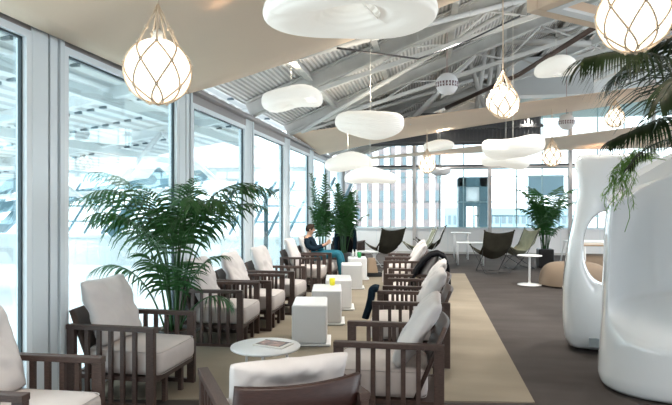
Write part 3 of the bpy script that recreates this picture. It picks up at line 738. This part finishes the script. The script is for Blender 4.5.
# ================================================================== palms
def ribbon(mb, p, d, L, wd, droop, up, n=4, twist=0):
    p = Vector(p); d = d.normalized(); pts = [p.copy()]; ds = []
    q = p.copy(); dd = d.copy()
    for i in range(n):
        dd = (dd + Vector((0, 0, -droop / n * (1 + i * .5)))).normalized(); q = q + dd * L / n; pts.append(q.copy()); ds.append(dd.copy())
    vs_ = []; prof = [.55, 1, .85, .5, .04] if n == 4 else [.6, 1, .6, .05]
    for i, c in enumerate(pts):
        e = ds[min(i, n - 1)]; sd = e.cross(up)
        if sd.length < .1: sd = e.cross(Vector((1, 0, 0)))
        sd.normalize(); vs_ += [c - sd * wd / 2 * prof[i], c + sd * wd / 2 * prof[i]]
    mb.add(vs_, [(2 * i, 2 * i + 1, 2 * i + 3, 2 * i + 2) for i in range(n)], True)
def frond(mb, base, az, L, el, curl, nl, ll, lw, droop, seed, bare=.35, tw=0):
    rnd = random.Random(seed); n = 24; p = Vector(base); pts = [p.copy()]; dirs = []
    e = el; a = az
    for i in range(n):
        u = i / n; e -= curl / n * (.12 + 2.64 * u * u); a += tw / n
        d = Vector((math.cos(e) * math.cos(a), math.cos(e) * math.sin(a), math.sin(e))); p = p + d * L / n; pts.append(p.copy()); dirs.append(d)
    mb.tube(pts, [.011 * (1 - .8 * i / n) + .001 for i in range(n + 1)], 5)
    for k in range(nl):
        u = bare + (1 - bare) * (k + .5) / nl; i = min(int(u * n), n - 1); f = u * n - i
        c = pts[i].lerp(pts[i + 1], f); d = dirs[i]
        side = d.cross(Vector((0, 0, 1)));
        if side.length < .1: side = Vector((math.sin(a), -math.cos(a), 0))
        side.normalize(); up = side.cross(d).normalized()
        v = (u - bare) / (1 - bare); ln_ = ll * (.55 + .45 * math.sin(math.pi * min(1, v * 1.15 + .12))) * (1 - .35 * v ** 3)
        fw = .35 + .9 * v
        for s in (-1, 1):
            dr = (side * s * (1.0 - .3 * v) + d * fw + up * (.18 + rnd.uniform(-.08, .08)))
            ribbon(mb, c, dr, ln_ * rnd.uniform(.88, 1.08), lw * rnd.uniform(.8, 1.15), droop * rnd.uniform(.75, 1.25), up)
def palm(label, loc, pot_r, pot_h, fr, m='leaf', stems=6, seed=1, zb=None, square=False):
    t = thing('potted_palm', label, 'palm', loc, 0, 'potted palms'); rnd = random.Random(seed)
    if square:
        MB().box((-pot_r, -pot_r, 0), (pot_r, pot_r, pot_h)).build('pot', M['pot'], t, bevel=.02)
    else: MB().lathe([(pot_r * .8, 0), (pot_r, pot_h), (pot_r * .93, pot_h), (pot_r * .9, pot_h - .05), (0, pot_h - .05)], n=28).build('pot', M['pot'], t)
    MB().lathe([(0, .03), (pot_r * .85, .01), (pot_r * .85, 0)], (0, 0, pot_h - .04), 20).build('soil', M['soil'], t)
    for (az, L, el, curl, nl, ll, lw, dr, bare) in fr:
        r0 = rnd.uniform(.01, .09); a = R(az) + rnd.uniform(-.6, .6); mb = MB()
        frond(mb, (r0 * math.cos(a), r0 * math.sin(a), pot_h - .04), R(az), L, R(el), R(curl), nl, ll, lw, dr, rnd.randint(0, 9999), bare)
        mb.build('frond', M[m], t)
    return t
# az 0 = to the right, 90 = away from the camera, 180 = to the window, 270 = towards the camera
def radial(n, L, el, curl, nl, ll, lw, dr, bare, seed, off=0, jl=.15):
    r = random.Random(seed); return [(off + 360 * k / n + r.uniform(-16, 16), L * r.uniform(1 - jl, 1 + jl), el + r.uniform(-4, 4), curl + r.uniform(-12, 12), nl, ll, lw * 1.15, dr, bare) for k in range(n)]
pp = Vector((-2.58, 5.42, 0))
palm('tall leafy palm between the first two complete armchairs, in front of the windows', pp, .19, .34,
     radial(5, 2.05, 87, 112, 19, .50, .026, 1.0, .55, 5, 30, .08) + radial(4, 1.65, 87, 112, 17, .46, .028, .9, .52, 8, 50) + radial(4, 1.0, 82, 95, 14, .38, .028, .8, .45, 9, 100)
     + [(-8, 2.1, 84, 115, 22, .52, .024, 1.1, .52), (-40, 1.95, 84, 120, 22, .50, .024, 1.2, .55), (195, 2.0, 85, 122, 22, .50, .024, 1.1, .5), (95, 1.75, 88, 55, 20, .42, .026, .7, .5), (150, 1.7, 87, 60, 20, .42, .026, .7, .5), (245, 1.7, 83, 105, 20, .50, .026, 1.1, .55), (215, 1.15, 74, 120, 15, .38, .026, 1.0, .45), (-5, .85, 60, 140, 10, .26, .022, 1.1, .6)])
pq = at(322, 206, 13.2)
palm('tall narrow palm behind the seated man, left of two', (pq.x, pq.y, 0), .2, .42, radial(5, 1.75, 88, 22, 20, .30, .035, .6, .35, 15) + radial(4, 1.3, 86, 35, 16, .30, .035, .7, .4, 16), 'leaf', seed=3)
pq = at(343.5, 206, 14.2)
palm('bushy palm right of the narrow one, behind the seated man', (pq.x, pq.y, 0), .2, .42, radial(6, 1.75, 87, 42, 20, .36, .04, .7, .38, 25) + radial(5, 1.3, 82, 60, 16, .36, .04, .7, .4, 26), 'leaf', seed=4)
pq = fl(545, 267)
palm('palm in a square black pot standing by the back windows on the right', (pq.x, pq.y, 0), .19, .48, radial(7, 1.8, 86, 75, 20, .38, .035, .8, .5, 35) + radial(6, 1.35, 82, 75, 17, .36, .035, .8, .48, 36) + radial(4, .95, 78, 70, 14, .3, .035, .7, .45, 37), 'leaf', seed=5, square=True)

# ================================================================== glossy white towers
def tower_ring():
    """tower with a big oval hole: a tube swept round the hole"""
    L = [(.06, .0), (.01, .10), (-.01, .40), (.0, .75), (.04, 1.1), (.11, 1.45), (.16, 1.75), (.16, 1.95), (.11, 2.1), (.09, 2.18)]
    def outline(th):
        c = Vector((.52, 1.13)); d = Vector((math.cos(th), math.sin(th)))
        # intersect ray with outline polygon (closed, right side mirrored)
        P = [Vector(p) for p in L] + [Vector((1.10 - p[0] * .8, p[1])) for p in reversed(L)]
        best = None
        for i in range(len(P)):
            a, b = P[i] - c, P[(i + 1) % len(P)] - c; e = b - a; den = d.x * e.y - d.y * e.x
            if abs(den) < 1e-9: continue
            tt = (a.x * e.y - a.y * e.x) / den; uu = (a.x * d.y - a.y * d.x) / den
            if tt > 0 and -1e-6 <= uu <= 1 + 1e-6: best = tt if best is None else max(best, tt)
        return c + d * best
    def hole(th):
        return Vector((.51 + .29 * sp(math.cos(th), .9), 1.13 + .42 * sp(math.sin(th), .9)))
    N = 96; ths = [2 * math.pi * k / N for k in range(N)]
    O = [outline(t_) for t_ in ths]; Hh = [hole(t_) for t_ in ths]
    for _ in range(1): O = [(O[i - 1] + O[i] * 2 + O[(i + 1) % N]) / 4 for i in range(N)]
    mb = MB()
    def fn(u, v):
        i = int(round(u * N)) % N; a = v * 2 * math.pi
        mid = (O[i] + Hh[i]) / 2; hf = (O[i] - Hh[i]) / 2; k = sp(math.cos(a), .6); q = mid + hf * k
        dpt = .36 * (1 - .25 * max(0, min(1, (q.y - 1.2) / .9))); y = dpt * sp(math.sin(a), .55)
        return Vector((q.x, y, max(0, q.y)))
    mb.grid(fn, N, 40, cu=True, cv=True)
    return mb
pA = fl(569, 351); pA.z = 0
tA = thing('white_tower', 'glossy white hourglass tower with a large oval hole, farther of the two white forms', 'sculpture', (pA.x, pA.y + .30, 0), R(-12))
tower_ring().build('shell', M['gloss'], tA, weld=True)
mbp = MB().box((.26, -.378, .085), (.41, -.30, .175)); mbp.build('vent_plate', M['vent'], tA)
# seat-like tower
def seat_tower():
    A, B = .62, .55
    def fn(u, v):
        th = u * 2 * math.pi; ztop = 1.98 + .34 * math.cos(th) + .10 * math.sin(th); z = ztop * v
        # outer radius profile by height
        k = 1.0 - .05 * math.sin(math.pi * min(1, v * 1.15)) - .06 * v ** 3 + .0
        if v < .06: k *= .93 + .07 * (v / .06) ** .5
        x = A * k * sp(math.cos(th), .8); y = B * k * sp(math.sin(th), .8)
        # front (-y) carve
        front = max(0, -math.sin(th))
        m = 1 / (1 + math.exp(-(front - .34) * 26))
        zz = 1 / (1 + math.exp(-(z - .57) * 16))
        slope = .52
        inner = .30 + .10 * (x / A) ** 2 * -1
        ty = inner - .62 * (x / A) ** 2 + .0
        # seat depth shapes the lower part of the hollow
        depth = min(1, max(0, (z - .42) / .35)) ** .7
        y2 = y + (ty - y) * m * zz * depth
        return Vector((x * (1 - .10 * v * v), y2, z))
    mb = MB(); mb.grid(fn, 120, 64, cu=True)
    k0 = len(mb.v); N = 120; top = [mb.v[i * 64 + 63] for i in range(N)]
    bot = [mb.v[i * 64] for i in range(N)]
    mb.add(top, [tuple(range(N))]); mb.add(bot, [tuple(range(N - 1, -1, -1))])
    return mb
pB = at(604, 206, 4.92)
tB = thing('white_tower', 'glossy white tower with a scooped seat hollow, at the right edge of the picture', 'sculpture', (pB.x + .62, pB.y + .15, 0), R(-14))
seat_tower().build('shell', M['gloss'], tB, weld=True)

# overhanging palm growing from the top of the seat tower
tp = Vector((pB.x + .78, pB.y - .1, 2.2))
t = thing('overhanging_palm', 'dark palm arching in from the right edge above the white seat tower', 'palm', tp)
def frond_path(mb, pts, nl, ll, lw, seed, bare=.2, dr=1.0, dn=Vector((0, 0, 0))):
    rnd = random.Random(seed); pts = [Vector(p) for p in pts]; P = []
    for i in range(len(pts) - 1):
        a = pts[max(i - 1, 0)]; b = pts[i]; c = pts[i + 1]; d = pts[min(i + 2, len(pts) - 1)]
        for k in range(8):
            u = k / 8; P.append(.5 * ((2 * b) + (-a + c) * u + (2 * a - 5 * b + 4 * c - d) * u * u + (-a + 3 * b - 3 * c + d) * u ** 3))
    P.append(pts[-1]); n = len(P) - 1
    mb.tube(P, [.010 * (1 - .85 * i / n) + .001 for i in range(n + 1)], 6)
    for k in range(nl):
        u = bare + (1 - bare) * (k + .5) / nl; i = min(int(u * n), n - 1); c = P[i].lerp(P[i + 1], u * n - i); d = (P[i + 1] - P[i]).normalized()
        side = d.cross(Vector((0, 0, 1))).normalized(); up = side.cross(d).normalized(); v = (u - bare) / (1 - bare)
        L = ll * (.6 + .4 * math.sin(math.pi * min(1, v * 1.1 + .15))) * (1 - .45 * v ** 3)
        for s in (-1, 1):
            ribbon(mb, c, side * s * (.9 - .3 * v) + d * (.55 + .7 * v) + up * rnd.uniform(-.05, .2) + dn, L * rnd.uniform(.9, 1.08), lw * rnd.uniform(.85, 1.1), dr * rnd.uniform(.8, 1.2), up)
def A3(px, py, Z): return at(px, py, Z) - tp
for pts, nl, ll, lw, sd, br, dr in [
    ([(0, 0, 0), A3(700, 110, 4.4), A3(668, 70, 4.0), A3(625, 52, 3.7), A3(584, 58, 3.5)], 62, .66, .022, 1, .2, .95),
    ([(0, 0, 0), A3(715, 90, 4.5), A3(690, 50, 4.2), A3(655, 45, 4.2), A3(612, 78, 4.2)], 56, .60, .022, 2, .25, 1.0),
    ([(0, 0, 0), A3(705, 140, 4.3), A3(672, 118, 4.0), A3(640, 128, 3.8), A3(612, 140, 3.7)], 50, .42, .020, 3, .2, .8),
    ([(0, 0, 0), A3(720, 60, 4.3), A3(700, 10, 4.0), A3(672, 0, 3.7), A3(640, 30, 3.4)], 44, .55, .022, 4, .25, 1.0),
    ([(0, 0, 0), A3(720, 120, 3.9), A3(700, 80, 3.4), A3(680, 75, 3.2), A3(660, 100, 3.0)], 40, .45, .020, 5, .25, 1.0),
    ([(0, 0, 0), A3(700, 150, 4.6), A3(670, 140, 4.6), A3(645, 150, 4.5), A3(628, 168, 4.4)], 24, .22, .015, 6, .2, .6)]:
    mb = MB(); frond_path(mb, pts, nl, ll, lw, sd, br, dr); mb.build('frond', M['leaf_d'], t)
mb = MB()
for k in range(7): mb.tube([(.02 * k - .05, .02 * math.sin(k * 2), -.05), (.02 * k - .07, .03 * math.sin(k), .18)], .018, 7)
mb.build('stem', M['stem'], t)
# light green trailing plant
t = thing('trailing_plant', 'bright green feathery plant trailing over the left rim of the white seat tower', 'plant', at(634, 160, 4.75))
o = Vector(t.location); rnd = random.Random(5)
for k in range(16):
    mb = MB(); a = at(rnd.uniform(634, 668), rnd.uniform(148, 162), 4.8) - o; sx = rnd.uniform(602, 634); ey = rnd.uniform(178, 212)
    if k == 0: sx, ey = 626, 232
    b = at((sx + 640) / 2, rnd.uniform(156, 170), 4.55) - o; c = at(sx, ey, 4.55) - o; c.x += 0
    pts = [a.lerp(b, i / 6) + Vector((0, 0, .03 * math.sin(math.pi * i / 6))) for i in range(6)] + [b.lerp(c, i / 10) + Vector((.015 * math.sin(i + k), .01 * math.cos(i * 2 + k), .02 * math.sin(math.pi * i / 10))) for i in range(11)]
    mb.tube(pts, .0028, 4)
    if k:
        for i in range(3, len(pts)):
            for j in range(7):
                d = Vector((rnd.uniform(-1, 1), rnd.uniform(-1, 1), rnd.uniform(-1, .4)))
                ribbon(mb, pts[i].lerp(pts[i - 1], rnd.random()), d, rnd.uniform(.03, .065), .006, .4, Vector((0, 0, 1)), 3)
    mb.build('strand', M['leaf_l'], t)

# ================================================================== back area furniture
def ottoman(label, p, rx, ry, h, rz=0):
    t = thing('ottoman', label, 'ottoman', (p.x, p.y, 0), rz, 'tan upholstered ottomans')
    def fn(u, v):
        th = u * 2 * math.pi; f = v * math.pi / 2; k = 1 - .12 * v ** 2
        return Vector((rx * sp(math.cos(f), .35) * sp(math.cos(th), .8) * k, ry * sp(math.cos(f), .35) * sp(math.sin(th), .8) * k, .02 + (h - .02) * sp(math.sin(f), .8)))
    MB().grid(fn, 48, 18, cu=True).build('upholstery', M['tan'], t, weld=True)
    MB().lathe([(min(rx, ry) * .9, 0), (min(rx, ry) * .9, .03)], n=32).build('base', M['steel_d'], t)
p = fl(545, 287); ottoman('large tan rounded ottoman showing left of the white hourglass tower', Vector((p.x + .62, p.y + .35, 0)), .66, .5, .47, R(8))
ottoman('tan ottoman farther back, seen through the oval hole of the white tower', Vector((p.x + 1.55, p.y + 1.9, 0)), .75, .55, .50)
p = fl(529.5, 284.8)
t = thing('pedestal_table', 'round white pedestal table with a disc foot right of the butterfly chairs', 'table', (p.x, p.y, 0))
MB().lathe([(0, 0), (.235, 0), (.235, .012), (.04, .03), (.022, .06)], n=48).build('foot', M['white'], t)
MB().tube([(0, 0, .02), (0, 0, .59)], .022, 16).build('pole', M['white'], t)
MB().lathe([(0, .585), (.24, .585), (.245, .595), (.24, .605), (0, .605)], n=48).build('table_top', M['white'], t)
# butterfly chairs
def make_bf(label, p, rz, cloth, rod):
    t = thing('butterfly_chair', label, 'butterfly chair', (p.x, p.y, 0), rz, 'canvas butterfly chairs')
    C0 = [(.33, .46), (.16, .36), (-.06, .32), (-.25, .52), (-.36, .955)]
    E0 = [(.46, .64), (.20, .50), (-.08, .48), (-.28, .66), (-.42, 1.02)]
    def it(T, u):
        k = u * 4; i = min(int(k), 3); f = k - i; f = f * f * (3 - 2 * f) * .4 + f * .6
        return T[i][0] * (1 - f) + T[i + 1][0] * f, T[i][1] * (1 - f) + T[i + 1][1] * f
    def fn(u, v):
        a = 2 * v - 1; c = it(C0, u); e = it(E0, u); k = abs(a) ** 1.9; wd = .38 - .03 * math.sin(math.pi * u)
        return Vector((c[0] * (1 - k) + e[0] * k, a * wd, c[1] * (1 - k) + e[1] * k))
    MB().grid(fn, 26, 22).build('sling', M[cloth], t, solid=.012)
    for s in (-1, 1):
        MB().tube([(-.425, s * .375, 1.03), (-.10, s * .30, .38), (.26, s * .30, .012), (.26, s * .02, .012)], .009, 8).build('frame_rod', M[rod], t)
        MB().tube([(.465, s * .375, .65), (.15, s * .30, .30), (-.32, s * .32, .012), (-.32, s * .02, .012)], .009, 8).build('frame_rod', M[rod], t)
        MB().sphere((-.42, s * .37, 1.02), .022, 10, 6).sphere((.46, s * .37, .64), .022, 10, 6).build('corner_pocket', M[cloth], t)
    return t
make_bf('left-hand dark olive butterfly chair, its back to the camera, near the far block tables', at(385, 206, 15.0), R(128), 'olive', 'white')
make_bf('sage butterfly chair in side view, nearer of the left-hand pair beside the window mullion', at(420, 206, 15.2), R(188), 'green', 'white')
make_bf('butterfly chair tucked behind the sage one beside the window mullion', at(431, 206, 16.4), R(175), 'olive', 'white')
make_bf('dark olive butterfly chair on the right, its back to the camera, on the dark carpet', at(492, 206, 13.6), R(108), 'olive', 'steel_d')
make_bf('sage green butterfly chair facing left, between the dark one and the potted palm', at(517, 206, 14.4), R(200), 'green', 'steel_d')
# white tables by the back wall
def white_table(label, p, wx, wy, h, name='side_table', m='white', round_=False, splay=.0):
    t = thing(name, label, 'table', (p.x, p.y, 0))
    if round_: MB().lathe([(0, h - .03), (wx, h - .03), (wx, h), (0, h)], n=32).build('table_top', M[m], t)
    else: MB().box((-wx, -wy, h - .035), (wx, wy, h)).build('table_top', M[m], t, bevel=.005)
    for sx in (-1, 1):
        for sy in (-1, 1):
            k = .65 if round_ else .93
            MB().tube([(sx * wx * k, sy * (wy if not round_ else wx) * k, h - .03), (sx * (wx * k + splay), sy * (wy if not round_ else wx) * k, 0)], .018, 8).build('leg', M['white'], t)
    return t
white_table('white rectangular table left of the right-hand dark butterfly chair', at(470, 206, 15.4), .36, .3, .60)
white_table('round white high table beside the low back wall, under the teal portal', at(461, 206, 17), .30, .3, .80, round_=True)
white_table('small round white table between the far block tables and the olive butterfly chair', at(367, 206, 14.6), .30, .3, .42, round_=True)
white_table('white table with splayed legs right of the potted palm, partly behind the white tower', at(592, 206, 14.4), .62, .4, .70, splay=.14)
white_table('oak-topped table seen through the oval hole of the white tower', at(603, 206, 12.6), .5, .35, .75, m='tabletan')

# ================================================================== seated man
def skin(name, pts, edges, m, parent, subd=2):
    me = bpy.data.meshes.new(name); me.from_pydata([p[:3] for p in pts], edges, []); me.materials.append(m)
    o = bpy.data.objects.new(name, me); COL.objects.link(o); o.parent = parent
    q = o.modifiers.new('skin', 'SKIN'); q.use_smooth_shade = True
    for i, p in enumerate(pts):
        r = p[3] if len(p) > 3 else .05
        me.skin_vertices[0].data[i].radius = (r, p[4] if len(p) > 4 else r); me.skin_vertices[0].data[i].use_root = (i == 0)
    q = o.modifiers.new('sub', 'SUBSURF'); q.levels = subd; q.render_levels = subd
    return o
MAN = thing('person', 'man in dark blue sweater and blue jeans sitting in an armchair looking at a phone', 'person', (-2.36, 11.60, .0))
MAN.scale = (1.06, 1.06, 1.04)
sh = []
body = [(.00, 0, .53, .12), (-.05, 0, .66, .12), (-.11, 0, .80, .125), (-.13, 0, .90, .07), (-.115, 0, .955, .048), (-.09, 0, 1.01, .06), (-.075, 0, 1.07, .085), (-.075, 0, 1.12, .06)]
be = [(i, i + 1) for i in range(7)]
for s in (-1, 1):
    k = len(body)
    body += [(-.13, s * .15, .875, .055), (-.10, s * .215, .74, .042), (.02, s * .22, .68, .038), (.22, s * .11, .76, .028), (.27, s * .08, .80, .026)]
    be += [(2, k), (k, k + 1), (k + 1, k + 2), (k + 2, k + 3), (k + 3, k + 4)]
    k = len(body)
    body += [(.06, s * .09, .53, .085), (.28, s * .11, .56, .075), (.50, s * .12, .57, .06), (.53, s * .12, .34, .05), (.54, s * .12, .10, .036), (.58, s * .12, .045, .036), (.70, s * .13, .035, .03)]
    be += [(0, k)] + [(k + j, k + j + 1) for j in range(6)]
B = skin('body', body, be, M['skin'], MAN)
swe = [(.0, 0, .56, .135), (-.05, 0, .66, .14), (-.11, 0, .79, .145), (-.13, 0, .89, .085)]
se = [(0, 1), (1, 2), (2, 3)]
for s in (-1, 1):
    k = len(swe); swe += [(-.13, s * .155, .875, .072), (-.10, s * .22, .74, .058), (.02, s * .225, .68, .052), (.19, s * .125, .745, .040)]
    se += [(2, k), (k, k + 1), (k + 1, k + 2), (k + 2, k + 3)]
skin('sweater', swe, se, M['navy'], MAN)
je = [(.0, 0, .53, .135)]; ee = []
for s in (-1, 1):
    k = len(je); je += [(.06, s * .09, .54, .10), (.28, s * .11, .57, .088), (.50, s * .12, .58, .074), (.54, s * .12, .34, .064), (.55, s * .12, .12, .055)]
    ee += [(0, k)] + [(k + j, k + j + 1) for j in range(4)]
skin('jeans', je, ee, M['jeans'], MAN)
for s in (-1, 1): skin('shoe', [(.53, s * .12, .06, .045), (.60, s * .12, .05, .045), (.72, s * .13, .04, .038)], [(0, 1), (1, 2)], M['shoe'], MAN)
hm = MB()
def hf(u, v):
    th = u * 2 * math.pi; f0 = R(-32) + R(38) * max(0, math.cos(th)); f = f0 + v * (R(90) - f0); r = .098 + .004 * math.sin(th * 7)
    p = Vector((-.088 + r * 1.03 * math.cos(f) * math.cos(th), r * .85 * math.cos(f) * math.sin(th), 1.075 + r * math.sin(f)))
    if p.x > -.03: p.x = -.03 + (p.x + .03) * .6; p.z += .03 * (1 - v)
    return p
hm.grid(hf, 24, 10, cu=True); hm.build('hair', M['hair'], MAN, weld=True)
fm = MB().sphere((-.005, 0, 1.045), .016, 10, 8, (1.2, .8, 1.3)); fm.build('nose', M['skin'], MAN)
for s in (-1, 1):
    MB().sphere((-.08, s * .083, 1.05), .02, 10, 8, (.8, .4, 1.3)).build('ear', M['skin'], MAN)
    MB().sphere((-.018, s * .03, 1.075), .009, 8, 6).build('eye', M['steel_d'], MAN)
    h_ = MB()
    for j in range(4): h_.tube([(.27, s * .075 - s * .0, .80 + .0 * j), (.31, s * (.055 - .004 * j), .79 + .02 * j), (.325, s * .03, .795 + .02 * j)], [.012, .010, .008], 7)
    h_.tube([(.265, s * .08, .80), (.275, s * .05, .84), (.29, s * .03, .855)], [.013, .011, .009], 7); h_.build('fingers', M['skin'], MAN)
gl = MB().tube([(.006, -.05, 1.08), (.012, 0, 1.078), (.006, .05, 1.08)], .004, 5).tube([(.006, .05, 1.08), (-.08, .082, 1.08)], .003, 5).tube([(.006, -.05, 1.08), (-.08, -.082, 1.08)], .003, 5); gl.build('glasses', M['steel_d'], MAN)
pb = MB().box((-.006, -.035, -.07), (.006, .035, .07)).build('phone', M['phone'], None, bevel=.003)
pb.location = (-2.36 + .338, 11.60, .875); pb.rotation_euler = (0, R(-20), 0); tag(pb, "white phone held up in the seated man's hands", 'phone')
